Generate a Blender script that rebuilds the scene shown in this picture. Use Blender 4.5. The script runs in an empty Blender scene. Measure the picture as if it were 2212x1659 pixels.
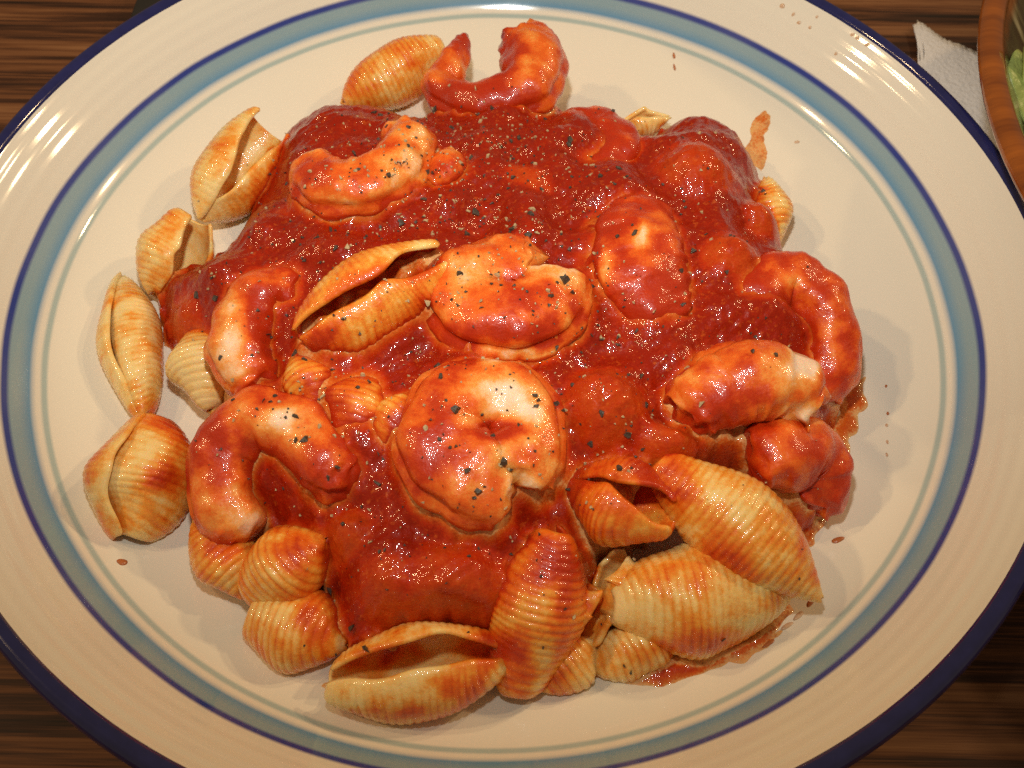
import bpy, math, random
import numpy as np
from mathutils import Matrix, Vector

R = math.radians
rng = np.random.default_rng(7)
random.seed(7)
scene = bpy.context.scene
COL = scene.collection

# ------------------------------------------------------------------ camera
ZT = 0.018                                     # height of the thin painted ring of the plate
TGT = np.array([0.0042, -0.0265, ZT]); DIST = 0.22116; ELEV = 1.00516; ROLL = 0.01729
CAM = TGT + DIST*np.array([0, -math.cos(ELEV), math.sin(ELEV)])
_w = (TGT-CAM)/np.linalg.norm(TGT-CAM)
_r = np.cross(_w, [0, 0, 1]); _r /= np.linalg.norm(_r); _u = np.cross(_r, _w)
RX = _r*math.cos(ROLL)+_u*math.sin(ROLL); UY = -_r*math.sin(ROLL)+_u*math.cos(ROLL)
FP = 3800/4096*2212                            # focal length in units of a 2212-wide picture
cd = bpy.data.cameras.new('camera'); cam = bpy.data.objects.new('camera', cd); COL.objects.link(cam)
cam.matrix_world = Matrix(((RX[0], UY[0], -_w[0], CAM[0]), (RX[1], UY[1], -_w[1], CAM[1]),
                           (RX[2], UY[2], -_w[2], CAM[2]), (0, 0, 0, 1)))
cd.sensor_width = 36; cd.lens = 3800/4096*36; cd.clip_start = 0.005; cd.clip_end = 20
cd.dof.use_dof = True; cd.dof.focus_distance = 0.200; cd.dof.aperture_fstop = 32
scene.camera = cam

def at(px, py, z):
    """point of the place seen at (px, py) of a 2212x1659 picture, at height z (metres)"""
    d = _w + RX*((px-1106)/FP) - UY*((py-829.5)/FP)
    return CAM + d*((z-CAM[2])/d[2])
def to_px(P):
    Q = np.asarray(P)-CAM; k = Q@_w
    return 1106+FP*(Q@RX)/k, 829.5-FP*(Q@UY)/k

# ------------------------------------------------------------------ light
world = bpy.data.worlds.new('World'); scene.world = world; world.use_nodes = True
bg = world.node_tree.nodes['Background']
bg.inputs[0].default_value = (1.0, 0.74, 0.46, 1); bg.inputs[1].default_value = 0.19
def lamp(name, typ, loc, target, power, col, size=None, **kw):
    l = bpy.data.lights.new(name, typ); o = bpy.data.objects.new(name, l); COL.objects.link(o)
    o.location = loc; l.energy = power; l.color = col
    o.rotation_euler = (Vector(target)-Vector(loc)).to_track_quat('-Z', 'Y').to_euler()
    if size is not None:
        if typ == 'AREA': l.shape = 'DISK'; l.size = size
        else: l.shadow_soft_size = size
    for k, v in kw.items(): setattr(l, k, v)
    return o
FLASH = CAM + UY*0.075 + RX*(-0.008)
lamp('camera_flash', 'SPOT', FLASH, (0.0, 0.085, 0.02), 1.85, (1.0, 0.98, 0.90), 0.007, spot_size=R(98), spot_blend=1.0)
WARM = (1.0, 0.68, 0.36)
for lx, ly, lz, lp in ((-0.85, 0.02, 0.88, 2.6), (-0.70, 0.24, 0.98, 2.0), (0.86, 0.36, 0.74, 2.6), (0.72, 0.55, 0.86, 2.0)):
    lamp('ceiling_lamp', 'AREA', (lx, ly, lz), (0, 0, 0), lp, WARM, 0.06)
vs = scene.view_settings
vs.view_transform = 'Standard'; vs.look = 'None'; vs.exposure = -0.13; vs.gamma = 1; vs.use_curve_mapping = False
scene.cycles.use_denoising = False
scene.cycles.sample_clamp_indirect = 4

# ------------------------------------------------------------------ helpers
def mesh_obj(name, V, F, mat, parent=None, smooth=True, attrs=None, origin=None):
    V = np.asarray(V, float)
    if origin is None:
        c = (V.max(0)+V.min(0))/2; origin = np.array([c[0], c[1], V[:, 2].min()])
    m = bpy.data.meshes.new(name)
    m.from_pydata([tuple(p) for p in (V-origin)], [], [tuple(int(i) for i in f) for f in F])
    if attrs:
        for k, a in attrs.items():
            m.attributes.new(k, 'FLOAT', 'POINT').data.foreach_set('value', np.asarray(a, np.float32))
    m.polygons.foreach_set('use_smooth', [smooth]*len(m.polygons))
    m.materials.append(mat); m.update()
    o = bpy.data.objects.new(name, m); COL.objects.link(o)
    o.location = origin
    if parent: o.parent = parent; o.location = Vector(origin)-parent.location
    return o
def tag(o, label=None, cat=None, group=None, kind=None):
    if label: o['label'] = label
    if cat: o['category'] = cat
    if group: o['group'] = group
    if kind: o['kind'] = kind
    return o
def waves(P, seed, wl, n=9):
    """smooth random field, about -1..1, wavelength wl"""
    g = np.random.default_rng(seed); P = np.asarray(P, float); s = np.zeros(len(P))
    for _ in range(n):
        d = g.normal(size=P.shape[1]); d /= np.linalg.norm(d)
        s += np.sin(P@d*(2*math.pi/(wl*g.uniform(.7, 1.5)))+g.uniform(0, 6.283))
    return s/math.sqrt(n/2)*0.6
def sstep(a, b, x):
    t = np.clip((x-a)/(b-a), 0, 1); return t*t*(3-2*t)

# node helpers
def new_mat(name):
    m = bpy.data.materials.new(name); m.use_nodes = True
    nt = m.node_tree; b = nt.nodes['Principled BSDF']
    return m, nt, b
def N(nt, typ, **kw):
    n = nt.nodes.new(typ)
    for k, v in kw.items():
        if k.startswith('i_'): n.inputs[k[2:]].default_value = v
        else: setattr(n, k, v)
    return n
def L(nt, a, b): nt.links.new(a, b)
def ramp(nt, fac, stops, interp='LINEAR'):
    r = nt.nodes.new('ShaderNodeValToRGB'); r.color_ramp.interpolation = interp
    e = r.color_ramp.elements
    while len(e) < len(stops): e.new(0.5)
    for k, (p, c) in enumerate(stops): e[k].position = p; e[k].color = (*c, 1) if len(c) == 3 else c
    L(nt, fac, r.inputs[0]); return r.outputs[0]
def noise(nt, scale, detail=3, vec=None, rough=0.55, dist=0):
    n = N(nt, 'ShaderNodeTexNoise'); n.inputs['Scale'].default_value = scale
    n.inputs['Detail'].default_value = detail; n.inputs['Roughness'].default_value = rough
    n.inputs['Distortion'].default_value = dist
    if vec is not None: L(nt, vec, n.inputs['Vector'])
    return n.outputs[0]
def math_n(nt, op, a, b=None, clamp=False):
    n = N(nt, 'ShaderNodeMath', operation=op, use_clamp=clamp)
    for i, v in enumerate((a, b)):
        if v is None: continue
        if isinstance(v, (int, float)): n.inputs[i].default_value = v
        else: L(nt, v, n.inputs[i])
    return n.outputs[0]
def mixc(nt, fac, a, b, blend='MIX'):
    n = N(nt, 'ShaderNodeMix', data_type='RGBA', blend_type=blend)
    for s, v in ((n.inputs[0], fac), (n.inputs[6], a), (n.inputs[7], b)):
        if isinstance(v, (int, float)): s.default_value = v
        elif isinstance(v, tuple): s.default_value = (*v, 1)
        else: L(nt, v, s)
    return n.outputs[2]
def bump(nt, h, strength, dist, normal=None):
    b = N(nt, 'ShaderNodeBump'); b.inputs['Strength'].default_value = strength; b.inputs['Distance'].default_value = dist
    L(nt, h, b.inputs['Height'])
    if normal is not None: L(nt, normal, b.inputs['Normal'])
    return b.outputs[0]
def obj_vec(nt): return N(nt, 'ShaderNodeTexCoord').outputs['Object']
def geo_pos(nt): return N(nt, 'ShaderNodeNewGeometry').outputs['Position']

RED = (0.44, 0.024, 0.002); DEEP = (0.28, 0.011, 0.0015); ORANGE = (0.60, 0.13, 0.012)

# ------------------------------------------------------------------ materials
def food_mat(name, clean_a, clean_b, sss):
    """pasta or shrimp flesh with a film of sauce where the point attribute says so"""
    m, nt, b = new_mat(name)
    pos = geo_pos(nt)
    c = N(nt, 'ShaderNodeAttribute', attribute_name='coat').outputs['Fac']
    n1 = noise(nt, 260, 4, pos, 0.6); n2 = noise(nt, 1500, 3, pos, 0.6)
    v = math_n(nt, 'ADD', c, math_n(nt, 'MULTIPLY', math_n(nt, 'SUBTRACT', n1, 0.5), 0.75))
    v = math_n(nt, 'ADD', v, math_n(nt, 'MULTIPLY', math_n(nt, 'SUBTRACT', n2, 0.5), 0.20), True)
    clean = mixc(nt, noise(nt, 420, 3, pos), clean_a, clean_b)
    film = ramp(nt, v, [(0.0, (1, 1, 1)), (0.14, (0.98, 0.86, 0.66)), (0.31, (0.93, 0.50, 0.14)), (0.50, (0.84, 0.22, 0.030)),
                        (0.74, (0.66, 0.085, 0.010)), (1.0, (0.50, 0.030, 0.005))])
    col = mixc(nt, 1.0, clean, film, 'MULTIPLY')
    tint = ramp(nt, v, [(0.62, (0, 0, 0)), (0.98, (1, 1, 1))])
    col = mixc(nt, tint, col, RED)
    L(nt, col, b.inputs['Base Color'])
    b.inputs['Roughness'].default_value = 0.38
    b.inputs['Specular IOR Level'].default_value = 0.3
    b.inputs['Subsurface Weight'].default_value = sss
    b.inputs['Subsurface Radius'].default_value = (1.0, 0.45, 0.2); b.inputs['Subsurface Scale'].default_value = 0.002
    h1 = noise(nt, 1300, 3, pos, 0.6); h2 = noise(nt, 420, 2, pos)
    nrm = bump(nt, h1, 0.22, 0.0006, bump(nt, h2, 0.20, 0.0010))
    L(nt, nrm, b.inputs['Normal'])
    b.inputs['Coat Weight'].default_value = 0.6; b.inputs['Coat Roughness'].default_value = 0.06
    L(nt, nrm, b.inputs['Coat Normal'])
    return m
M_PASTA = food_mat('cooked_pasta', (0.90, 0.68, 0.31), (0.86, 0.60, 0.23), 0.25)
M_SHRIMP = food_mat('shrimp_flesh', (0.93, 0.71, 0.52), (0.90, 0.58, 0.39), 0.30)

def sauce_mat():
    m, nt, b = new_mat('tomato_sauce')
    pos = geo_pos(nt)
    th = N(nt, 'ShaderNodeAttribute', attribute_name='thick').outputs['Fac']
    v = math_n(nt, 'ADD', th, math_n(nt, 'MULTIPLY', math_n(nt, 'SUBTRACT', noise(nt, 220, 4, pos, 0.6), 0.5), 0.6))
    v = math_n(nt, 'ADD', v, math_n(nt, 'MULTIPLY', math_n(nt, 'SUBTRACT', noise(nt, 1700, 3, pos, 0.6), 0.5), 0.5), True)
    col = ramp(nt, v, [(0.0, (0.74, 0.40, 0.15)), (0.18, (0.62, 0.13, 0.015)), (0.42, (0.52, 0.056, 0.005)), (0.72, RED), (1.0, DEEP)])
    pulp = ramp(nt, noise(nt, 800, 4, pos, 0.7), [(0.56, (0, 0, 0)), (0.70, (0.55,)*3)])
    col = mixc(nt, pulp, col, (0.62, 0.12, 0.014))
    dk = ramp(nt, noise(nt, 330, 3, pos, 0.6), [(0.55, (0, 0, 0)), (0.75, (0.6,)*3)])
    col = mixc(nt, dk, col, (0.26, 0.010, 0.003))
    L(nt, col, b.inputs['Base Color'])
    L(nt, ramp(nt, noise(nt, 160, 2, pos), [(0.3, (0.30,)*3), (0.7, (0.42,)*3)]), b.inputs['Roughness'])
    b.inputs['Subsurface Weight'].default_value = 0.12
    b.inputs['Subsurface Radius'].default_value = (1.0, 0.25, 0.08); b.inputs['Subsurface Scale'].default_value = 0.0015
    h1 = noise(nt, 1500, 1.5, pos, 0.6); h2 = noise(nt, 420, 1, pos)
    b.inputs['Specular IOR Level'].default_value = 0.12
    nrm = bump(nt, h1, 0.25, 0.0006, bump(nt, h2, 0.16, 0.0012))
    L(nt, nrm, b.inputs['Normal'])
    b.inputs['Coat Weight'].default_value = 0.62; b.inputs['Coat Roughness'].default_value = 0.04
    L(nt, nrm, b.inputs['Coat Normal'])
    return m
M_SAUCE = sauce_mat()

RT, RD, ZD, RI, ZI, RO = 0.108, 0.1140, ZT+0.0068, 0.1257, ZT+0.0196, 0.1289
def plate_mat():
    m, nt, b = new_mat('glazed_stoneware')
    v = obj_vec(nt)
    sp = N(nt, 'ShaderNodeSeparateXYZ'); L(nt, v, sp.inputs[0])
    cb = N(nt, 'ShaderNodeCombineXYZ'); L(nt, sp.outputs[0], cb.inputs[0]); L(nt, sp.outputs[1], cb.inputs[1])
    ln = N(nt, 'ShaderNodeVectorMath', operation='LENGTH'); L(nt, cb.outputs[0], ln.inputs[0])
    wob = math_n(nt, 'MULTIPLY', math_n(nt, 'SUBTRACT', noise(nt, 30, 1, v), 0.5), 0.0006)
    r = math_n(nt, 'ADD', ln.outputs['Value'], wob)
    r01 = math_n(nt, 'MULTIPLY', r, 1/0.14)
    CR = (0.80, 0.75, 0.635)
    k = lambda x: x/0.14
    TEAL = (0.42, 0.51, 0.48); BLUE = (0.13, 0.30, 0.48); BL2 = (0.27, 0.39, 0.44); COB = (0.035, 0.055, 0.27)
    col = ramp(nt, r01, [(0, CR), (k(RT-.00062), CR), (k(RT-.0003), TEAL), (k(RT+.0003), TEAL), (k(RT+.00062), CR),
                         (k(RT+.00165), CR), (k(RT+.0024), BLUE), (k(RT+.0040), BL2), (k(RD-.00062), BL2), (k(RD-.0004), COB), (k(RD+.00035), COB), (k(RD+.0006), CR)])
    sc = noise(nt, 18, 4, v)
    col = mixc(nt, ramp(nt, sc, [(0.45, (0, 0, 0)), (0.75, (0.10,)*3)]), col, (0.66, 0.60, 0.50))
    L(nt, col, b.inputs['Base Color'])
    L(nt, ramp(nt, noise(nt, 60, 4, v), [(0.3, (0.06,)*3), (0.8, (0.13,)*3)]), b.inputs['Roughness'])
    b.inputs['Specular IOR Level'].default_value = 0.5
    L(nt, bump(nt, noise(nt, 40, 2, v), 0.03, 0.002), b.inputs['Normal'])
    return m
M_PLATE = plate_mat()
def simple(name, col, rough, bs=None, coat=0, var=0.0, vscale=200):
    m, nt, b = new_mat(name); v = obj_vec(nt)
    c2 = tuple(max(0, x*(1-var)) for x in col)
    L(nt, mixc(nt, noise(nt, vscale, 4, v), col, c2), b.inputs['Base Color'])
    b.inputs['Roughness'].default_value = rough; b.inputs['Coat Weight'].default_value = coat
    if bs: L(nt, bump(nt, noise(nt, bs[0], 3, v), bs[1], bs[2]), b.inputs['Normal'])
    return m
M_RIM = simple('cobalt_rim_glaze', (0.022, 0.026, 0.13), 0.10, (80, 0.1, 0.001), 0.3, 0.5, 300)

def wood_mat():
    m, nt, b = new_mat('dark_wood_tabletop'); v = obj_vec(nt)
    mp = N(nt, 'ShaderNodeMapping'); mp.inputs['Scale'].default_value = (5, 120, 1); L(nt, v, mp.inputs[0])
    mp.inputs['Rotation'].default_value = (0, 0, R(3))
    mp2 = N(nt, 'ShaderNodeMapping'); mp2.inputs['Scale'].default_value = (14, 620, 1); L(nt, v, mp2.inputs[0])
    g = noise(nt, 1.0, 5, mp.outputs[0], 0.6, 0.8); f = noise(nt, 1.0, 4, mp2.outputs[0], 0.75, 0.3)
    x = math_n(nt, 'ADD', math_n(nt, 'MULTIPLY', g, 0.60), math_n(nt, 'MULTIPLY', f, 0.40))
    col = ramp(nt, x, [(0.38, (0.012, 0.006, 0.004)), (0.47, (0.055, 0.021, 0.010)), (0.53, (0.150, 0.058, 0.022)), (0.64, (0.26, 0.120, 0.050))])
    L(nt, col, b.inputs['Base Color']); b.inputs['Roughness'].default_value = 0.6; b.inputs['Specular IOR Level'].default_value = 0.25
    L(nt, bump(nt, x, 0.4, 0.0008), b.inputs['Normal'])
    return m
M_WOOD = wood_mat()

# ------------------------------------------------------------------ tabletop
tt = mesh_obj('tabletop', [(-.8, -.6, 0), (.8, -.6, 0), (.8, 1.0, 0), (-.8, 1.0, 0), (-.8, -.6, -.03), (.8, -.6, -.03), (.8, 1.0, -.03), (-.8, 1.0, -.03)],
              [(0, 1, 2, 3), (7, 6, 5, 4), (0, 4, 5, 1), (1, 5, 6, 2), (2, 6, 7, 3), (3, 7, 4, 0)], M_WOOD, smooth=False, origin=np.zeros(3))
tag(tt, 'dark brown wooden tabletop with streaky grain', kind='structure')

# ------------------------------------------------------------------ plate
PROF = np.array([(0, .0100), (.06, .0100), (.078, .0106), (.090, .0120), (.100, .0146), (RT, ZT), (RD, ZD), (.1195, .0315), (RI, ZI)])
def catmull(P, n):
    P = np.asarray(P, float); Q = np.vstack([2*P[0]-P[1], P, 2*P[-1]-P[-2]]); out = []
    for i in range(1, len(Q)-2):
        for t in np.linspace(0, 1, n, endpoint=False):
            a, b_, c, d = Q[i-1], Q[i], Q[i+1], Q[i+2]
            out.append(0.5*((2*b_)+(-a+c)*t+(2*a-5*b_+4*c-d)*t*t+(-a+3*b_-3*c+d)*t**3))
    out.append(Q[-2]); return np.array(out)
PC = catmull(PROF, 14)
PC[:, 1] += 0.00007*np.sin(PC[:, 0]*2*math.pi/0.0023)*sstep(RD+.001, RD+.003, PC[:, 0])*sstep(RI, RI-.001, PC[:, 0])   # throwing lines
def z_plate(r): return np.interp(r, PC[:, 0], PC[:, 1])
def lathe(prof, n, loc=(0, 0, 0), closed=False):
    V = []; F = []
    th = np.arange(n)/n*2*math.pi; k = len(prof)
    for r, z in prof: V += [(r*math.cos(t)+loc[0], r*math.sin(t)+loc[1], z+loc[2]) for t in th]
    for i in range(k if closed else k-1):
        j = (i+1) % k
        for a in range(n): F.append((i*n+a, i*n+(a+1) % n, j*n+(a+1) % n, j*n+a))
    return np.array(V), F
plate = bpy.data.objects.new('dinner_plate', None); COL.objects.link(plate)
tag(plate, 'cream stoneware plate with blue painted rings and navy rim, holding the pasta', 'plate')
under = [(RI+.0006, ZI-.0012), (RO-.0014, ZI-.0026), (RO-.0001, ZI-.0029), (RO-.0002, ZI-.0037), (RO-.0016, ZI-.0050), (.1225, .0262), (.1165, .0200), (.108, .0120), (.095, .0076), (.078, .0052), (.0765, .0004), (.0725, .0004), (.071, .0045), (.0005, .0045)]
inner = [p for p in PC]; inner[0] = (0.0005, PC[0][1])
V, F = lathe(inner+under, 192)
mesh_obj('plate_body', V, F, M_PLATE, plate, origin=np.zeros(3))
rim = catmull([(RI-.0010, ZI-.0012), (RI-.0002, ZI+.0001), (RI+.0014, ZI+.0007), (RI+.0026, ZI), (RO-.0002, ZI-.0009), (RO, ZI-.0018), (RO-.0005, ZI-.0027), (RI+.0012, ZI-.0032)], 4)
V, F = lathe(rim, 192, closed=True)
mesh_obj('rim_band', V, F, M_RIM, plate, origin=np.zeros(3))

# ------------------------------------------------------------------ pasta shells and shrimps (points first, objects after the sauce is known)
ITEMS = []
def shell(label, a, b, W, roll=0, gap=12, ga=None, gb=None, ra=0.20, rb=0.16, nr=None, coat=0.1, curl=0.12, asym=0.0, sq=1.0, seed=0, skew=0.0, thick=0.0014, bend=0.0, amp=0.00031, pw=0.92):
    A = at(a[0], a[1], a[2]/1000); B = at(b[0], b[1], b[2]/1000); W = W/1000
    nu, nv = 118, 46
    t = B-A; Ln = np.linalg.norm(t); t /= Ln; nr = max(6, round(Ln/0.0016))
    n0 = np.array([0, 0, 1.])-t*t[2]; n0 /= np.linalg.norm(n0); m0 = np.cross(t, n0)
    D = n0*math.cos(R(roll))+m0*math.sin(R(roll)); E = np.cross(t, D)
    u = np.linspace(0, 1, nu)[:, None]; s = np.linspace(-1, 1, nv)[None, :]
    ga = gap if ga is None else ga; gb = gap if gb is None else gb
    g = np.where(u < .5, ga+(gap-ga)*sstep(0, .5, u), gap+(gb-gap)*sstep(.5, 1, u))
    g = g+3.5*np.sin(u*9+seed)*np.sign(s)+2.5*np.sin(u*17+2*seed)
    phi = s*np.radians(180-g)
    end = ra+(rb-ra)*u
    prof = end+(1-end)*np.abs(np.sin(math.pi*u))**pw
    lip = np.abs(s)**6
    rr = W*prof*(1-curl*np.abs(s)**3+0.05*lip)*(1+asym*s)
    uu = u+skew*(np.cos(phi)-1)*0.5
    fade = (1-lip)*sstep(0, .05, u)*sstep(1, .95, u)
    low = waves(np.stack(np.broadcast_arrays(u*2.2, s*1.3), -1).reshape(-1, 2), seed+11, 1.2).reshape(nu, nv)
    rr = rr*(1+0.07*low)
    ridge = np.abs(np.sin(math.pi*nr*(uu+0.008*low)))**0.7*(0.8+0.25*low)
    ax = u*Ln + 0.0012*low*s
    bd = bend*np.sin(math.pi*u)/1000
    def pts(r, ext=0):
        c = np.cos(phi)*r; e = np.sin(phi)*r
        return A+(ax+ext)[..., None]*t+(c*sq+bd)[..., None]*D+e[..., None]*E
    outer = pts(rr+amp*ridge*fade); inn = pts(np.maximum(rr-thick*(1-.15*lip), 0.0003))
    V = np.vstack([outer.reshape(-1, 3), inn.reshape(-1, 3)]); F = []
    o = nu*nv; I = lambda i, j: i*nv+j
    for i in range(nu-1):
        for j in range(nv-1):
            F.append((I(i, j), I(i, j+1), I(i+1, j+1), I(i+1, j)))
            F.append((o+I(i, j), o+I(i+1, j), o+I(i+1, j+1), o+I(i, j+1)))
    # rounded edge all round
    loop = [I(0, j) for j in range(nv)]+[I(i, nv-1) for i in range(1, nu)]+[I(nu-1, j) for j in range(nv-2, -1, -1)]+[I(i, 0) for i in range(nu-2, 0, -1)]
    mid = []
    cen = A+t*Ln/2
    for q in loop:
        p = (V[q]+V[o+q])/2; i, j = divmod(q, nv)
        d = (t if i == nu-1 else -t if i == 0 else (V[q]-V[I(i, j-1 if j else 1)]))
        d = d/(np.linalg.norm(d)+1e-9); mid.append(p+d*0.00045)
    V = np.vstack([V, mid]); mo = 2*o; k = len(loop)
    for q in range(k):
        p, p2 = loop[q], loop[(q+1) % k]
        F.append((p, mo+q, mo+(q+1) % k, p2)); F.append((mo+q, o+p, o+p2, mo+(q+1) % k))
    groove = np.concatenate([((1-ridge)*fade).ravel(), np.zeros(o), np.zeros(k)])
    ITEMS.append(dict(kind='pasta_shell', label=label, V=V, F=F, coat=coat, groove=groove, seed=seed, top=0))

def shrimp(label, pts, coat=0.3, seed=0, flat=0.86, torn=1.0, nrm=(0, -0.15, 1), tail=False, seg=5.5):
    P = np.array([np.append(at(p[0], p[1], p[2]/1000), p[3]/1000) for p in pts])
    C = catmull(P, 24)
    # even spacing
    ds = np.r_[0, np.cumsum(np.linalg.norm(np.diff(C[:, :3], axis=0), axis=1))]; n = 120
    tt_ = np.linspace(0, ds[-1], n); C = np.stack([np.interp(tt_, ds, C[:, k]) for k in range(4)], 1)
    S = C[:, :3]; rad = C[:, 3]; T = np.gradient(S, axis=0); T /= np.linalg.norm(T, axis=1)[:, None]
    Nn = np.array(nrm, float); Nn /= np.linalg.norm(Nn)
    Sd = np.cross(T, Nn); Sd /= np.linalg.norm(Sd, axis=1)[:, None]
    K = np.gradient(T, axis=0).mean(0)
    if (np.gradient(T, axis=0)*Sd).sum() > 0: Sd = -Sd        # Sd points to the outer side (the back of the shrimp)
    Up = np.cross(Sd, T); Up *= np.sign(Up[:, 2:3]+1e-9)
    nv = 44; th = np.arange(nv)/nv*2*math.pi
    w = np.linspace(0, 1, n)
    cap = np.sqrt(np.clip(1-np.clip((0.055-w)/0.055, 0, 1)**2, 0, 1))*np.sqrt(np.clip(1-np.clip((w-0.945)/0.055, 0, 1)**2, 0, 1))
    sg = (w*seg) % 1.0
    saw = 0.06*(sstep(0, .75, sg)-sstep(.80, 1.0, sg))-0.02
    rr = rad*(cap*0.97+0.03)
    out = np.cos(th)[None, :]; up = np.sin(th)[None, :]
    shape = 1+saw[:, None]*sstep(-.5, .6, out)
    # back groove, flat belly with a swimmeret swelling for every segment
    shape = shape-0.16*np.exp(-((th[None, :]-0.38)/0.16)**2)*sstep(.02, .2, w)[:, None]*sstep(.98, .7, w)[:, None]
    belly = sstep(-.35, -.95, out)
    shape = shape*(1-0.16*belly)+belly*0.11*np.maximum(0, np.sin(2*math.pi*w*seg))[:, None]*np.abs(up)
    q = S[:, None, :]+(Sd[:, None, :]*(out*shape)[..., None]+Up[:, None, :]*(up*shape*flat)[..., None])*rr[:, None, None]
    V = q.reshape(-1, 3)
    d = (V-np.repeat(S, nv, 0)); d /= (np.linalg.norm(d, axis=1)[:, None]+1e-9)
    endw = np.repeat(np.exp(-w/0.07)*torn*0.5+np.exp(-(1-w)/0.07)*torn, nv)
    fallo = np.repeat(cap, nv)
    disp = 0.00055*waves(V, seed+3, 0.010)+0.00014*waves(V, seed+5, 0.0038)+endw*0.0010*waves(V, seed+9, 0.0030)
    V = V+d*(disp*(0.3+0.7*fallo))[:, None]+np.repeat(T, nv, 0)*(endw*0.0016*waves(V, seed+4, 0.004))[:, None]
    F = []
    for i in range(n-1):
        for j in range(nv): F.append((i*nv+j, i*nv+(j+1) % nv, (i+1)*nv+(j+1) % nv, (i+1)*nv+j))
    F.append(tuple(range(nv-1, -1, -1))); F.append(tuple((n-1)*nv+j for j in range(nv)))
    ITEMS.append(dict(kind='shrimp', label=label, V=V, F=F, coat=coat, groove=np.zeros(len(V)), seed=seed, top=0))

exec_items = True
# shells: (px, py, height mm) of the two tips, radius mm
shell('ribbed shell leaning at the back beside the shrimp with the upright tail', (746, 218, 17), (955, 108, 22), 9.0, roll=8, coat=.22, seed=1, rb=.5)
shell('shell with its mouth gaping upward at the edge of the heap, ribs clean', (436, 470, 19), (585, 270, 26), 10.5, roll=-142, gap=18, gb=62, ga=0, rb=.66, coat=.14, seed=2, curl=.2)
shell('small shell with round hollow mouth turned toward the sauce', (340, 640, 16), (418, 475, 25), 9.5, roll=-112, gap=34, gb=50, ra=.3, rb=.55, coat=.12, seed=3)
shell('slender pointed shell lying along the edge beside the bare plate', (312, 895, 15), (266, 598, 15), 7.0, roll=138, gap=-9, ra=.30, rb=.10, coat=.10, seed=4, pw=.8, asym=.16)
shell('plump shell with overlapping lips and frilled end, sitting apart on the plate', (288, 1160, 15), (338, 905, 22), 11.2, roll=150, gap=-14, ra=.42, rb=.35, coat=.18, asym=.13, seed=5, skew=.10)
shell('half hidden pale ribbed shell between the slender shell and a shrimp', (452, 885, 17), (440, 700, 20), 8.0, roll=-15, coat=.05, seed=6)
shell('open shell with a long slit mouth resting on top of the sauce', (652, 728, 39), (958, 560, 42), 10.4, roll=193, gap=9, gb=38, ga=24, ra=.42, rb=.50, coat=.30, seed=7, curl=.22)
shell('narrow shell end wedged below the open slit shell', (694, 892, 33.5), (640, 765, 35.5), 5.2, coat=.20, amp=.00015, seed=8)
shell('shell with only its ribbed back showing through the sauce', (745, 985, 30), (795, 815, 31.5), 8.8, coat=.26, amp=.00015, seed=9)
shell('shell lip poking out beside the round curled shrimp', (812, 975, 32), (905, 850, 36), 5.2, roll=-20, coat=.18, amp=.00010, seed=10)
shell('shell tucked beneath the arched shrimp at the edge of the heap', (545, 1290, 16), (425, 1125, 19), 6.6, roll=40, coat=.24, seed=11)
shell('squat ribbed shell between the arched shrimp and a folded shell', (548, 1285, 17), (700, 1165, 26), 8.6, coat=.26, ra=.5, seed=12, skew=.1)
shell('folded shell with a flared collar lying at the heap edge', (556, 1332, 16), (745, 1392, 17), 8.6, roll=-10, coat=.20, ra=.62, seed=13, skew=.14)
shell('large shell with wide open mouth lying in a thin pool of sauce', (708, 1478, 20), (1096, 1420, 21), 9.3, roll=172, gap=25, ga=26, gb=26, ra=.42, rb=.30, coat=.16, seed=14, curl=.15)
shell('upright orange shell half coated in sauce beside the wide open shell', (1118, 1495, 15), (1200, 1150, 31), 9.0, roll=10, coat=.27, ra=.4, rb=.45, seed=15, skew=.10)
shell('small curled shell end with sauce in its mouth', (1222, 1400, 17), (1285, 1275, 23), 6.2, roll=-120, gap=40, ra=.6, rb=.7, coat=.34, seed=16, curl=.05)
shell('shell under the upright orange shell, ribs showing at the plate', (1165, 1490, 14), (1285, 1385, 16), 5.4, roll=30, coat=.12, seed=17)
shell('sauced shell with a small round hole at its end', (1235, 1045, 29), (1452, 1118, 33), 8.8, roll=186, gap=8, ga=0, gb=56, ra=.3, rb=.52, coat=.42, seed=18)
shell('long ribbed shell with a pointed tip lying across another shell', (1420, 1005, 31), (1768, 1292, 23), 10.0, roll=0, coat=.18, ra=.42, rb=.12, pw=1.1, seed=19, bend=1.5)
shell('big broad ribbed shell resting in the sauce pool under the pointed one', (1325, 1308, 21), (1700, 1270, 19), 11.6, roll=5, coat=.14, ra=.34, rb=.2, seed=20)
shell('shell tip sticking out from under the big broad shell', (1282, 1445, 14), (1440, 1370, 15), 5.6, coat=.16, ra=.3, rb=.8, seed=21)
shell('rolled shell lip in the gap behind the big broad shell', (1318, 1325, 17), (1375, 1215, 22), 6.4, roll=120, gap=30, ra=.6, rb=.6, curl=.05, coat=.12, seed=22)
shell('shell seen edge on, its pale rim past the sauce lump', (1672, 530, 17), (1656, 385, 22), 5.4, roll=70, coat=.12, seed=23)
shell('broken pale shell scrap peeking out behind the heap', (1345, 270, 17), (1440, 255, 18), 4.2, roll=170, gap=40, coat=.06, seed=24)

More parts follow.
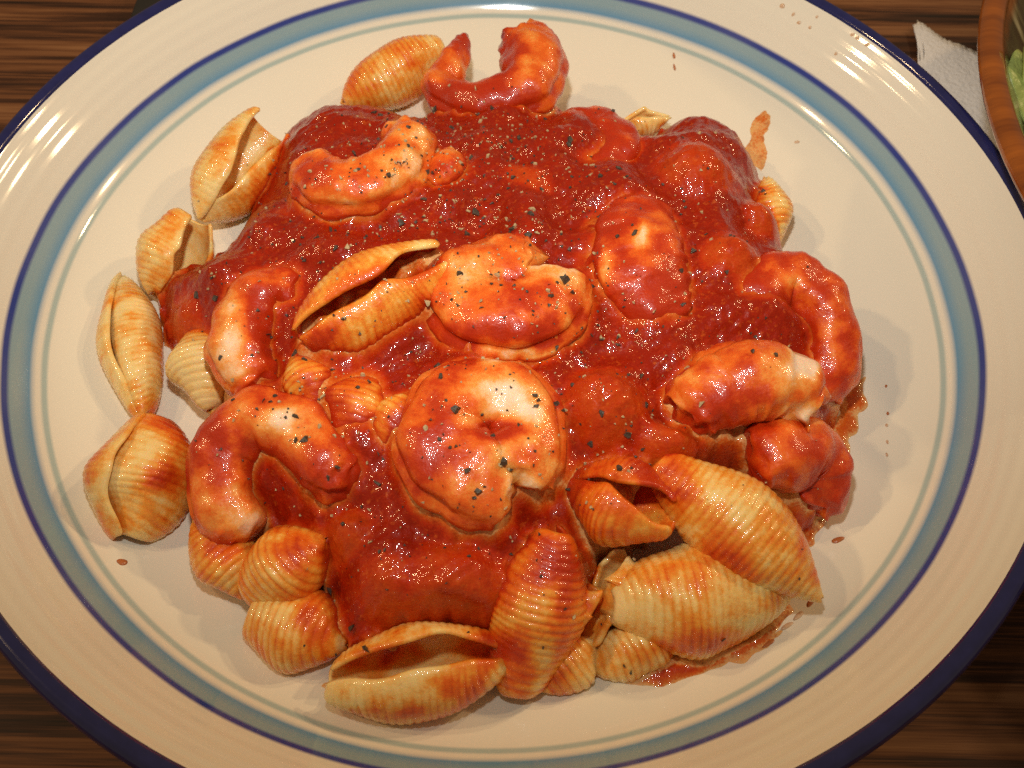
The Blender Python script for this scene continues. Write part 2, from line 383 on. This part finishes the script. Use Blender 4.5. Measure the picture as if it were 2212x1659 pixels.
shrimp('shrimp at the back with its narrow tail sticking up', [(1004, 72, 30, 2.2), (985, 130, 28, 4.6), (958, 190, 27, 6.2), (1010, 218, 29, 6.6), (1090, 214, 30, 7.6), (1142, 180, 31, 9.2), (1143, 122, 31, 9.6), (1108, 88, 31, 7.6)], coat=.62, seed=31)
shrimp('pale curved shrimp dusted with pepper near the shell with gaping mouth', [(672, 358, 37, 6.0), (705, 402, 38, 7.6), (775, 406, 39, 8.0), (845, 374, 39, 8.0), (876, 325, 39, 7.4), (866, 285, 38, 5.4)], coat=.44, seed=32)
shrimp('small white shrimp piece beside the peppered curved shrimp', [(925, 400, 35, 4.6), (958, 378, 36, 6.2), (978, 350, 35, 5.0)], coat=.42, seed=33)
shrimp('round coiled shrimp with a jagged top on the heap centre', [(1188, 604, 38, 8.0), (1180, 648, 39, 9.8), (1135, 684, 39, 10.4), (1060, 684, 39, 10.6), (1008, 645, 39, 10.2), (1035, 600, 39, 9.6), (1095, 585, 39, 8.8), (1160, 585, 38.5, 7.6)], coat=.48, seed=34, flat=.66, torn=1.5)
shrimp('round coiled shrimp with a sauce filled notch, below the jagged one', [(1112, 1062, 36, 8.0), (1035, 1032, 38, 10.4), (968, 975, 39, 10.6), (975, 900, 39, 10.2), (1040, 866, 39, 9.6), (1112, 886, 39, 9.0), (1130, 950, 38, 9.0), (1098, 1010, 37.8, 9.6), (1085, 1035, 37, 8.5)], coat=.50, seed=35, flat=.66)
shrimp('broad shrimp under a sheet of sauce with one white spot', [(1400, 462, 33, 8.5), (1378, 525, 34.5, 12.6), (1388, 600, 34.5, 13.2), (1425, 665, 33, 11.2), (1465, 705, 31, 7.0)], coat=.68, flat=.68, seed=36)
shrimp('hooked shrimp hanging over the heap edge by the bare plate', [(1632, 700, 29, 5.6), (1636, 645, 31, 7.2), (1700, 610, 31, 7.6), (1762, 655, 30, 7.6), (1795, 735, 27, 7.0), (1780, 815, 23, 7.0), (1755, 860, 20, 5.0)], coat=.66, seed=37)
shrimp('thick shrimp with a torn white end pointing outward', [(1485, 915, 33, 6.5), (1530, 866, 35, 9.0), (1610, 832, 36, 10.0), (1692, 846, 35, 9.4), (1748, 900, 32, 5.6)], coat=.52, seed=38, torn=2.0)
shrimp('sauce coated shrimp with shredded white flesh under the torn one', [(1620, 1000, 28, 7.5), (1690, 985, 28, 9.0), (1745, 990, 24, 8.6), (1757, 1045, 20, 8.0), (1730, 1090, 18, 6.0)], coat=.76, seed=39)
shrimp('pale bent shrimp between the half hidden shell and the slit shell', [(650, 640, 31, 5.6), (575, 640, 32, 7.0), (528, 700, 32, 7.4), (530, 780, 31, 7.4), (572, 838, 29, 5.6)], coat=.52, seed=40)
shrimp('big arched shrimp near the plump shell that sits apart', [(540, 1160, 23, 6.0), (484, 1075, 25, 7.2), (492, 975, 28, 7.8), (560, 912, 31, 7.8), (640, 930, 32, 7.6), (695, 1000, 32, 7.2), (752, 1065, 30, 6.0)], coat=.56, seed=41)
shrimp('small shrimp buried in sauce behind the broad sheeted one', [(1215, 290, 26, 5.0), (1280, 275, 27, 6.6), (1332, 315, 28, 7.0), (1310, 368, 29, 6.4), (1250, 372, 28, 5.0)], coat=.66, seed=42)

# ------------------------------------------------------------------ the sauce: it fills the heap up to and over the pieces
G0, G1, GS = -0.100, 0.100, 0.0004
gx = np.arange(G0, G1+GS/2, GS); NG = len(gx)
X, Y = np.meshgrid(gx, gx)                    # [iy, ix]
ZP = z_plate(np.hypot(X, Y))
def splat(V, H):
    ix = np.round((V[:, 0]-G0)/GS).astype(int); iy = np.round((V[:, 1]-G0)/GS).astype(int)
    ok = (ix >= 0) & (ix < NG) & (iy >= 0) & (iy < NG)
    np.maximum.at(H, (iy[ok], ix[ok]), V[ok, 2])
def dilate(H):
    K = H.copy()
    for dy in (-1, 0, 1):
        for dx in (-1, 0, 1): K = np.maximum(K, np.roll(np.roll(H, dy, 0), dx, 1))
    return K
def blur(H, s):
    f = np.fft.fftfreq(NG); k = np.exp(-2*(math.pi*s/GS*f)**2)
    return np.real(np.fft.ifft2(np.fft.fft2(H)*k[:, None]*k[None, :]))
H0 = np.full((NG, NG), -1.0)
OWN = np.full((NG, NG), -1)
for k, it in enumerate(ITEMS):
    Hk = np.full((NG, NG), -1.0); splat(it['V'], Hk); up_ = Hk > H0; OWN[up_] = k; H0[up_] = Hk[up_]
Hd = dilate(H0); HI = np.where(H0 < 0, Hd, H0); HI = np.maximum(HI, ZP)

def sdf_poly(pts):
    """signed distance (inside positive) on the grid"""
    P = np.asarray(pts); d = np.full(X.shape, 9.); ins = np.zeros(X.shape, bool)
    for a, b_ in zip(P, np.roll(P, -1, 0)):
        e = b_-a; t = np.clip(((X-a[0])*e[0]+(Y-a[1])*e[1])/(e@e+1e-12), 0, 1)
        d = np.minimum(d, np.hypot(X-a[0]-t*e[0], Y-a[1]-t*e[1]))
        c = (a[1] > Y) != (b_[1] > Y)
        with np.errstate(divide='ignore', invalid='ignore'):
            ins ^= c & (X < e[0]*(Y-a[1])/(e[1] if e[1] else 1e-12)+a[0])
    return np.where(ins, d, -d)
OUT = [(605, 300), (690, 258), (800, 250), (900, 270), (1000, 262), (1110, 255), (1200, 262), (1300, 268), (1372, 318), (1420, 285), (1510, 262), (1590, 300), (1645, 370), (1665, 450), (1690, 530),
       (1735, 600), (1790, 660), (1815, 740), (1820, 850), (1800, 960), (1785, 1060), (1745, 1165), (1700, 1160), (1560, 1050), (1470, 1090), (1380, 1180), (1300, 1230), (1285, 1330), (1240, 1400), (1180, 1480), (1100, 1505), (1085, 1430),
       (1050, 1385), (900, 1392), (745, 1432), (700, 1340), (680, 1230), (600, 1190), (520, 1150), (450, 1070), (440, 960), (475, 880), (470, 840), (385, 800), (352, 720), (330, 640), (350, 610), (455, 570), (500, 515), (545, 450), (560, 370)]
sd = sdf_poly([at(x, y, 0.015)[:2] for x, y in OUT])
XY = np.stack([X.ravel(), Y.ravel()], 1)
nz1 = waves(XY, 101, 0.016).reshape(X.shape); nz2 = waves(XY, 102, 0.006).reshape(X.shape); nz3 = waves(XY, 103, 0.0025).reshape(X.shape)
sd = sd+0.0008*nz2+0.0004*nz3
rise = 1-np.exp(-np.clip(sd, 0, 1)/0.010)
core = ZP+0.0274*rise+0.0027*nz1*rise+0.0007*nz2*rise
hid = np.full(X.shape, 0.0)
def lump(px, py, z, rx, ry, ang=0):
    """a piece wholly under the sauce"""
    global core
    c = at(px, py, z/1000*0.95); ca, sa = math.cos(R(ang)), math.sin(R(ang))
    u = ((X-c[0])*ca+(Y-c[1])*sa)/(rx/1000); v = (-(X-c[0])*sa+(Y-c[1])*ca)/(ry/1000)
    q = np.clip(1-(u*u+v*v), 0, 1)
    zz = np.where(q > 0, 0.012+(z/1000-0.0095)*q**0.62, 0)*(sd > 0.0005)
    np.maximum(hid, zz, out=hid)
for l in [(1505, 360, 38, 16, 16, 20), (1305, 860, 40, 15, 14, -20), (1575, 555, 38, 14, 12, 30), (750, 310, 27, 17, 8, 10), (630, 490, 30, 10, 9), (720, 500, 33, 9, 8), (1000, 440, 33, 7, 7),
          (1140, 400, 36, 13, 9, -30), (980, 1250, 31, 16, 15), (850, 1240, 29, 11, 11), (420, 680, 24, 9, 9), (1440, 960, 35, 13, 9, -20), (1640, 470, 30, 9, 9), (560, 590, 28, 11, 6, 20), (780, 800, 33, 10, 8, 40), (760, 1150, 30, 9, 8),
          (1230, 1240, 29, 9, 9), (1560, 970, 33, 11, 9), (1690, 1120, 20, 7, 7), (860, 500, 32, 8, 6)]: lump(*l)
hidS = blur(hid, 0.0016)
solid = np.maximum(HI, hid)
core = np.maximum(core, np.where(hid > 0.013, hidS+0.0012+0.0010*nz2, 0))
core = blur(core, 0.0016)
fil = blur(np.maximum(np.minimum(HI, core+0.006), core), 0.0022)       # the sauce climbs a little where it meets a piece
S = np.maximum(core, fil-0.0011+0.0009*nz2)
edge = sstep(0, 0.0028, sd)
S = np.where(sd > 0, ZP+(S-ZP)*np.sqrt(edge), ZP+0.5*np.maximum(sd, -0.004))
# thin pools and smears on the plate
def pool(pts, t, rag):
    global S
    d = sdf_poly([at(x, y, 0.012)[:2] for x, y in pts])+rag*(0.0006*nz2+0.0002*nz3)
    h = ZP+np.where(d > 0, t*np.sqrt(sstep(0, 0.0035, d)), 0.35*np.maximum(d, -0.004))
    S = np.maximum(S, h)
pool([(1272, 1462), (1330, 1440), (1460, 1405), (1600, 1385), (1690, 1300), (1705, 1330), (1640, 1405), (1540, 1455), (1430, 1490), (1330, 1478)], 0.0014, 0.35)
pool([(700, 1490), (740, 1480), (900, 1510), (1010, 1510), (975, 1553), (890, 1562), (800, 1545), (735, 1518)], 0.0009, 0.8)
pool([(1825, 830), (1868, 815), (1868, 870), (1838, 960), (1805, 1060), (1760, 1180), (1725, 1190), (1740, 1100), (1790, 960)], 0.0007, 1.0)
pool([(1604, 335), (1618, 295), (1628, 268), (1645, 262), (1664, 272), (1652, 288), (1650, 315), (1658, 345), (1645, 372)], 0.0002, 0.9)
pool([(1560, 1440), (1640, 1395), (1690, 1365), (1650, 1410), (1590, 1445)], 0.0004, 0.6)
keep = S > ZP-0.0007
thickv = np.clip(np.where(hid > HI, np.maximum(0.50, 0.48+(S-hid)/0.0060), (S-HI)/0.0032), 0, 1)
thickv = np.clip(blur(thickv, 0.0007), 0, 1)
S = S+0.00016*nz3*sstep(0.001, 0.004, S-ZP)
thickv = np.where((S < ZP+0.003) & (HI < ZP+0.0005), np.clip((S-ZP)/0.0022, 0, 1), thickv)

def grid_mesh(Z, keep):
    idx = -np.ones(Z.shape, int); k4 = keep[:-1, :-1] | keep[1:, :-1] | keep[:-1, 1:] | keep[1:, 1:]
    need = np.zeros(Z.shape, bool)
    for a, b_ in ((slice(0, -1), slice(0, -1)), (slice(1, None), slice(0, -1)), (slice(0, -1), slice(1, None)), (slice(1, None), slice(1, None))): need[a, b_] |= k4
    idx[need] = np.arange(need.sum())
    V = np.stack([X[need], Y[need], Z[need]], 1)
    a = idx[:-1, :-1][k4]; b_ = idx[:-1, 1:][k4]; c = idx[1:, 1:][k4]; d = idx[1:, :-1][k4]
    return V, np.stack([a, b_, c, d], 1), need
V, F, need = grid_mesh(S, keep)
so = mesh_obj('tomato_sauce', V, F, M_SAUCE, attrs={'thick': thickv[need]})
tag(so, 'thick glossy red tomato sauce covering the heap of shells and shrimps', 'sauce', kind='stuff')

# ------------------------------------------------------------------ build the pieces
# marks on the pieces: bare spots (negative) and sauce smears (positive): px, py, rx, ry, angle, amount
MARKS = [(1385, 508, 15, 26, 0, -.9), (1300, 600, 14, 80, 8, -.6), (1420, 480, 60, 22, 0, -.3), (1020, 590, 60, 45, 0, -.45), (1180, 560, 50, 35, 0, -.25), (1100, 762, 150, 16, 0, -.8), (1225, 700, 20, 60, 0, -.3),
         (1090, 850, 80, 42, 10, -.55), (1150, 900, 30, 40, 0, -.4), (1135, 940, 25, 25, 0, -.3), (1090, 1000, 20, 40, 0, -.5), (1130, 1060, 34, 45, 20, -.7), (920, 930, 55, 70, 0, .35), (960, 1010, 60, 40, 0, .2), (1080, 930, 60, 18, 0, .5),
         (1110, 640, 90, 35, 0, .30), (1080, 715, 120, 22, 0, .35), (1180, 690, 50, 40, 0, -.1),
         (1740, 775, 26, 42, -15, -.9), (1715, 605, 24, 16, 0, -.6), (1800, 740, 15, 45, 0, -.3), (1690, 800, 60, 42, 20, -.45), (1740, 900, 45, 28, 0, -.6), (1690, 900, 40, 30, 0, -.2), (1690, 975, 34, 20, 30, -.45), (1540, 900, 60, 60, 0, .35),
         (505, 730, 30, 90, 0, -.5), (580, 700, 45, 70, 0, .5), (600, 650, 60, 30, 0, .35), (575, 905, 70, 40, 0, -.4), (640, 905, 50, 26, 0, -.3), (530, 1130, 40, 30, 0, -.3), (620, 1060, 60, 50, 0, .4), (470, 1000, 30, 50, 0, .25), (560, 1090, 30, 40, 0, -.2), (700, 1010, 40, 50, 0, .2),
         (860, 370, 55, 40, 30, -.45), (900, 320, 30, 40, 0, -.3), (740, 440, 60, 14, 10, -.3), (690, 370, 40, 30, 0, .3), (790, 380, 40, 25, 0, .3), (935, 400, 30, 18, -15, -.6),
         (1000, 215, 90, 32, 0, .55), (1080, 110, 30, 60, 0, .35), (1160, 130, 45, 60, 0, -.12), (1090, 240, 90, 10, 0, -.4), (985, 130, 20, 30, 0, -.25), (1000, 80, 25, 25, 0, .4),
         (400, 910, 90, 36, 12, .50), (395, 1000, 40, 50, 0, .25), (350, 1030, 30, 30, 0, .45), (270, 1060, 50, 80, 0, -.1), (320, 1140, 80, 30, 0, .05),
         (690, 730, 50, 22, -30, .45), (770, 620, 90, 25, -30, .25), (920, 580, 40, 14, -40, .3), (820, 720, 70, 40, -30, -.1),
         (1000, 1480, 50, 40, 0, .3), (1050, 1400, 60, 40, 0, .45), (800, 1420, 100, 22, -10, .35), (860, 1545, 120, 14, 5, .2), (850, 1480, 90, 30, 0, -.1),
         (1200, 1200, 60, 60, 0, .30), (1230, 1330, 30, 110, 0, .30), (1120, 1400, 30, 80, 0, .2), (1150, 1340, 30, 80, -15, -.15), (1440, 1040, 70, 50, 30, .35), (1580, 1110, 90, 45, 40, -.06), (1490, 1230, 130, 40, 0, .12), (1560, 1200, 60, 25, 30, .25), (1500, 1390, 150, 22, -5, .3),
         (1290, 1060, 60, 40, 0, .1), (1350, 1160, 80, 30, 10, -.1), (540, 420, 40, 30, 0, .2), (480, 310, 30, 30, 0, .1), (880, 120, 40, 30, 0, .12), (640, 1200, 60, 30, 0, .25), (690, 1330, 40, 60, 0, .35), (470, 1180, 30, 30, 0, .2)]
def coat_of(it):
    V = it['V']; x, y = to_px(V)
    c = it['coat']+0.10*waves(V, it['seed']+50, 0.016)+0.08*waves(V, it['seed']+51, 0.006)
    sh = S[np.clip(np.round((V[:, 1]-G0)/GS).astype(int), 0, NG-1), np.clip(np.round((V[:, 0]-G0)/GS).astype(int), 0, NG-1)]
    inm = sd[np.clip(np.round((V[:, 1]-G0)/GS).astype(int), 0, NG-1), np.clip(np.round((V[:, 0]-G0)/GS).astype(int), 0, NG-1)]
    above = V[:, 2]-sh
    c = c+0.65*np.exp(-np.clip(above, 0, 1)/0.0016)*sstep(-0.004, 0.004, inm)
    for px, py, rx, ry, an, am in MARKS:
        ca, sa = math.cos(R(an)), math.sin(R(an)); u = ((x-px)*ca+(y-py)*sa)/rx; v = (-(x-px)*sa+(y-py)*ca)/ry
        c = c+(am if am > 0 else 0.62*am)*np.exp(-0.7*(u*u+v*v)**1.5)
    c = c+0.17*it['groove']
    return np.clip(c, 0, 1)
for it in ITEMS:
    o = mesh_obj(it['kind'], it['V'], it['F'], M_PASTA if it['kind'] == 'pasta_shell' else M_SHRIMP, attrs={'coat': coat_of(it)})
    tag(o, it['label'], 'pasta' if it['kind'] == 'pasta_shell' else 'shrimp', 'pasta shells in the heap' if it['kind'] == 'pasta_shell' else 'shrimps in the heap')

# ------------------------------------------------------------------ pepper on the heap
HT = np.maximum(S, HI)
gyy, gxx = np.gradient(blur(HT, 0.0005), GS)
M_PEPD = simple('dark_pepper_skin', (0.095, 0.072, 0.052), 0.45, (2500, .5, .0005), 0.2, 0.75, 1500)
M_PEPL = simple('pale_pepper_core', (0.62, 0.46, 0.24), 0.55, (2500, .5, .0005), 0.0, 0.45, 1500)
def flake(g, size):
    k = g.integers(5, 8); a = np.sort(g.uniform(0, 6.283, k)); rr = size*g.uniform(.55, 1.0, k); el = g.uniform(.55, 1)
    x = np.cos(a)*rr; y = np.sin(a)*rr*el; t = size*g.uniform(.25, .5)
    V = np.vstack([np.stack([x, y, np.full(k, -t)], 1), np.stack([x*.8, y*.8, t*g.uniform(.5, 1.1, k)], 1)])
    F = [tuple(range(k-1, -1, -1)), tuple(range(k, 2*k))]+[(i, (i+1) % k, k+(i+1) % k, k+i) for i in range(k)]
    return V, F
def density(px, py):
    d = 0.55*np.exp(-(((px-1000)/520)**2+((py-720)/430)**2)**1.4)
    d += 2.6*np.exp(-((px-1010)/110)**2-((py-300)/38)**2)+1.1*np.exp(-((px-960)/300)**2-((py-400)/150)**2)
    d += 0.5*np.exp(-((px-1090)/130)**2-((py-600)/90)**2)
    return d+0.05
def place(V, x, y, g):
    ix = int(round((x-G0)/GS)); iy = int(round((y-G0)/GS))
    n = np.array([-gxx[iy, ix], -gyy[iy, ix], 1.]); n /= np.linalg.norm(n)
    a = g.uniform(0, 6.283); t = np.array([math.cos(a), math.sin(a), 0]); t -= n*(t@n); t /= np.linalg.norm(t); b_ = np.cross(n, t)
    return np.stack([t, b_, n], 0), np.array([x, y, HT[iy, ix]])+n*0.00012
pos = []
g = np.random.default_rng(23)
while len(pos) < 1750:
    px, py = g.uniform(420, 1780), g.uniform(170, 1480)
    if g.uniform(0, 2.2) > density(px, py): continue
    p = at(px, py, 0.033)
    for _ in range(6):
        ix = int(round((p[0]-G0)/GS)); iy = int(round((p[1]-G0)/GS))
        if not (2 < ix < NG-3 and 2 < iy < NG-3): break
        p = at(px, py, HT[iy, ix])
    ix = int(round((p[0]-G0)/GS)); iy = int(round((p[1]-G0)/GS))
    if not (2 < ix < NG-3 and 2 < iy < NG-3) or HT[iy, ix] < ZP[iy, ix]+0.004 or math.hypot(gxx[iy, ix], gyy[iy, ix]) > 1.6: continue
    pos.append((p[0], p[1], px, py))
fine = {0: ([], [], 0), 1: ([], [], 0)}
nc = 0
for k, (x, y, px, py) in enumerate(pos):
    dark = g.uniform() < (0.55 if abs(py-300) > 60 else 0.40)
    coarse = k < 290
    size = .00070+.00080*g.uniform()**2 if coarse else .00022+.00038*g.uniform()**1.5
    if coarse and not dark: size *= .75
    V, F = flake(g, size); B_, c = place(V, x, y, g)
    W_ = V@B_+c
    mat = M_PEPD if dark else M_PEPL
    if coarse:
        o = mesh_obj('pepper_flake', W_, F, mat, smooth=False)
        iy, ix = int(round((y-G0)/GS)), int(round((x-G0)/GS)); ow = OWN[iy-1:iy+2, ix-1:ix+2].max()
        host = 'red tomato sauce of the heap' if S[iy, ix] >= HI[iy, ix]-0.0002 or ow < 0 else ' '.join(ITEMS[ow]['label'].split()[:10]).rstrip(',')
        tone = 'dark' if dark else 'pale'
        tag(o, 'coarse %s pepper flake on the %s' % (tone, host), 'pepper', 'coarse %s pepper flakes on the %s' % (tone, host))
    else:
        v, f, n = fine[int(dark)]; v.append(W_); f += [tuple(i+n for i in q) for q in F]; fine[int(dark)] = (v, f, n+len(W_))
for dk, nm, lb in ((0, 'pale_ground_pepper', 'fine pale ground pepper scattered over the sauced heap'), (1, 'dark_ground_pepper', 'fine dark ground pepper scattered over the sauced heap')):
    o = mesh_obj(nm, np.vstack(fine[dk][0]), fine[dk][1], M_PEPD if dk else M_PEPL, smooth=False)
    tag(o, lb, 'pepper', kind='stuff')

# ------------------------------------------------------------------ sauce drops splashed on the plate
M_DROP = simple('dried_sauce_splash', (0.55, 0.17, 0.05), 0.25, (900, .3, .0006), 0.4, 0.4, 700)
M_STAIN = simple('faint_sauce_splash', (0.74, 0.50, 0.32), 0.25, None, 0.2, 0.3, 700)
def drop(px, py, rx, ry, ang, mat, label, grp=None, seed=0):
    r0 = 0.09
    for z in np.linspace(0.010, 0.038, 200):         # where the line of sight meets the plate
        p = at(px, py, z); r0 = math.hypot(p[0], p[1])
        if r0 < RI and z_plate(r0) <= z: break
    g = np.random.default_rng(seed); k = 18; V = []; F = []
    wob = 1+0.10*np.sin(np.arange(k)/k*6.283*2+g.uniform(0, 6))+0.06*np.sin(np.arange(k)/k*6.283*3+g.uniform(0, 6))
    for q, hh in ((1.0, -.0001), (.92, .00012), (.6, .00028), (.2, .00034)):
        for i in range(k):
            a = i/k*6.283; u = rx/1000*q*math.cos(a)*wob[i]; v = ry/1000*q*math.sin(a)*wob[i]
            ca, sa = math.cos(R(ang)), math.sin(R(ang)); x = p[0]+u*ca-v*sa; y = p[1]+u*sa+v*ca
            V.append((x, y, z_plate(math.hypot(x, y))+hh))
    for q in range(3):
        for i in range(k): F.append((q*k+i, q*k+(i+1) % k, (q+1)*k+(i+1) % k, (q+1)*k+i))
    F.append(tuple(3*k+i for i in range(k)))
    tag(mesh_obj('sauce_drop', np.array(V), F, mat), label, 'sauce drop', grp)
drop(264, 1214, 1.1, .8, 0, M_DROP, 'round sauce drop on the plate below the plump frilled shell', seed=1)
drop(1810, 1166, 1.4, .75, 20, M_DROP, 'oval sauce drop on bare plate beyond the pointed shell tip', seed=2)
for i, (x, y) in enumerate([(1914, 834), (1918, 893), (1916, 918), (1917, 955), (1916, 982)]):
    drop(x, y, .30, .55 if i != 0 else .42, 0, M_DROP if i < 2 else M_STAIN, 'tiny sauce splash in a line on the bare plate by the hooked shrimp', 'splash line by the hooked shrimp', 10+i)
for i, (x, y) in enumerate([(1456, 120), (1457, 145)]):
    drop(x, y, .35, 1.1, 10, M_DROP, 'thin sauce streak on the plate behind the heap', 'streaks behind the heap', 20+i)
for i, (x, y) in enumerate([(1690, 12), (1714, 30), (1726, 48), (1750, 58), (1842, 73), (1852, 82), (1874, 95), (1765, 35), (1806, 115)]):
    drop(x, y, (.75, .5, .6, .45, .6, .55, .7, .4, .45)[i], (.5, .35, .4, .35, .35, .4, .4, .3, .3)[i], -40, M_STAIN, 'faint orange splash on the sloping plate side near the paper napkin', 'splashes near the napkin', 30+i)
for i, (x, y, a) in enumerate([(1725, 1330, 40), (1752, 1300, 45), (1700, 1352, 35), (1660, 1390, 30)]):
    drop(x, y, 1.7, .5, a, M_DROP if i % 2 else M_STAIN, 'smeared sauce streak on the plate by the big broad shell', 'streaks by the big broad shell', 50+i)
drop(1722, 306, .7, .5, 0, M_STAIN, 'lone faint splash on the plate beside the sauce smear', seed=61)

# ------------------------------------------------------------------ things beyond the plate
M_NAP = simple('white_paper', (0.88, 0.86, 0.86), 0.9, (700, .6, .0010), 0, 0.10, 900)
# napkin
a = [at(1970, 60, .0016), at(1985, 52, .0016), at(2003, 63, .0016), at(2035, 85, .0016), at(2078, 100, .0016), at(2130, 118, .0016)]
edge_pts = catmull([p[:2] for p in a], 12)
edge_pts[:, 1] += 0.0004*np.random.default_rng(3).normal(size=len(edge_pts))
V = []; F = []; ne = len(edge_pts); nr_ = 26
far = at(2040, 420, .0016)[:2]
for i in range(nr_):
    f = i/(nr_-1)
    for q in edge_pts:
        tgt = np.array([q[0]*0.9+0.006+0.004*math.sin(i), 0.02]); p = q*(1-f)+tgt*f
        V.append((p[0], p[1], .0016+.0007*math.sin(p[0]*160+p[1]*90)))
for i in range(nr_-1):
    for j in range(ne-1): F.append((i*ne+j, i*ne+j+1, (i+1)*ne+j+1, (i+1)*ne+j))
nap = mesh_obj('paper_napkin', np.array(V), F, M_NAP)
sm = nap.modifiers.new('thickness', 'SOLIDIFY'); sm.thickness = 0.0004
tag(nap, 'torn white embossed paper napkin lying between plate and brown bowl', 'napkin')

# brown bowl
def bowl_mat():
    m, nt, b = new_mat('brown_glazed_bowl'); v = obj_vec(nt)
    sp = N(nt, 'ShaderNodeSeparateXYZ'); L(nt, v, sp.inputs[0])
    ang = math_n(nt, 'ARCTAN2', sp.outputs[1], sp.outputs[0])
    cb = N(nt, 'ShaderNodeCombineXYZ'); L(nt, math_n(nt, 'MULTIPLY', ang, 13), cb.inputs[0]); L(nt, math_n(nt, 'MULTIPLY', sp.outputs[2], 35), cb.inputs[1])
    st = noise(nt, 1.0, 3, cb.outputs[0], 0.6)
    streak = ramp(nt, st, [(0.40, (0.10, 0.085, 0.035)), (0.52, (0.055, 0.035, 0.018)), (0.60, (0.20, 0.17, 0.08)), (0.70, (0.60, 0.55, 0.36))])
    z = math_n(nt, 'ADD', sp.outputs[2], math_n(nt, 'MULTIPLY', st, 0.004))
    col = mixc(nt, ramp(nt, math_n(nt, 'MULTIPLY', z, 10), [(0.470, (0, 0, 0)), (0.495, (1, 1, 1))]), streak, mixc(nt, ramp(nt, noise(nt, 1.0, 4, cb.outputs[0], 0.7), [(0.35, (0, 0, 0)), (0.65, (1, 1, 1))]), (0.15, 0.036, 0.006), (0.34, 0.095, 0.012)))
    L(nt, col, b.inputs['Base Color']); b.inputs['Roughness'].default_value = 0.12; b.inputs['Coat Weight'].default_value = 0.5
    return m
M_BOWL = bowl_mat()
BZ = 0.050
rim_pts = np.array([at(x, y, BZ)[:2] for x, y in ((2120, 20), (2118, 75), (2127, 190), (2160, 310), (2205, 400))])
_s = np.linalg.lstsq(np.c_[2*rim_pts, np.ones(len(rim_pts))], (rim_pts**2).sum(1), rcond=None)[0]
BC = _s[:2]; RB = math.sqrt(_s[2]+BC@BC); print('bowl', BC, RB)
bprof = [(.0005, .004), (RB*.36, .004), (RB*.40, .0005), (RB*.45, .0005), (RB*.47, .005), (RB*.72, .016), (RB*.90, .031), (RB*.975, .045), (RB, .0485), (RB-.0005, .0505), (RB-.003, .0515), (RB-.0058, .0505), (RB-.0068, .048), (RB*.86, .035), (RB*.70, .022), (RB*.47, .012), (.0005, .009)]
V, F = lathe(list(catmull(bprof, 3)), 128, (BC[0], BC[1], 0))
tag(mesh_obj('salad_bowl', V, F, M_BOWL, origin=np.array([BC[0], BC[1], 0])), 'brown glazed bowl with streaked inside, standing on the paper napkin', 'bowl')
# green leaves in the bowl
M_LEAF = simple('lettuce', (0.50, 0.62, 0.17), 0.4, (300, .5, .002), 0.2, 0.55, 120)
def leaf(c, sx, sy, rz, tilt, seed, label):
    n = 26; V = []; F = []
    for i in range(n):
        for j in range(n):
            u = i/(n-1)*2-1; v = j/(n-1)*2-1
            r = max(abs(u), abs(v)); s_ = math.hypot(u, v) or 1; uu = u/s_*r; vv = v/s_*r
            edge_ = r*r
            wv = 0.10*math.sin(4*math.atan2(v, u)+seed)*edge_+0.05*math.sin(9*math.atan2(v, u)+2*seed)*edge_**2
            V.append((uu*sx*(1+wv), vv*sy*(1+wv), 0.35*sx*(wv*2+0.35*(1-r*r))))
    for i in range(n-1):
        for j in range(n-1): F.append((i*n+j, (i+1)*n+j, (i+1)*n+j+1, i*n+j+1))
    Mx = Matrix.Rotation(rz, 4, 'Z') @ Matrix.Rotation(tilt, 4, 'X')
    V = np.array([tuple(Mx @ Vector(p)) for p in V])+np.array(c)
    o = mesh_obj('lettuce_leaf', V, F, M_LEAF); md = o.modifiers.new('thickness', 'SOLIDIFY'); md.thickness = .001
    tag(o, label, 'lettuce')
c1 = at(2262, 135, .046)
leaf(c1, .007, .013, .4, .9, 1, 'pale green lettuce leaf with its edge above the bowl rim')
c2 = at(2285, 240, .036)
leaf(c2, .016, .018, 1.2, .5, 2.2, 'lower green lettuce leaf deep in the brown bowl')

# black box corner beyond the plate
M_BLK = simple('matte_black', (0.012, 0.011, 0.010), 0.6, (300, .2, .001), 0, 0.3, 100)
q = at(250, 36, .012); bw, bd_, bh = .13, .09, .012
cx_, cy_ = q[0]+.004+bw/2, q[1]-.004+bd_/2
V = []; F = []; ring = []
for z, ins in ((0.0005, .001), (.0012, 0), (bh-.0012, 0), (bh-.0003, .0005), (bh, .0015)):
    rg = []
    for sx_, sy_, a0 in ((1, 1, 0), (-1, 1, 90), (-1, -1, 180), (1, -1, 270)):
        for a_ in np.linspace(a0, a0+90, 7):
            rg.append((cx_+sx_*(bw/2-.006)+(.006-ins)*math.cos(R(a_)), cy_+sy_*(bd_/2-.006)+(.006-ins)*math.sin(R(a_)), z))
    V += rg
k = 28
for i in range(4):
    for j in range(k): F.append((i*k+j, i*k+(j+1) % k, (i+1)*k+(j+1) % k, (i+1)*k+j))
F.append(tuple(range(k-1, -1, -1))); F.append(tuple(4*k+j for j in range(k)))
tag(mesh_obj('black_case', np.array(V), F, M_BLK), 'flat black case with rounded corner on the table behind the plate', 'case')
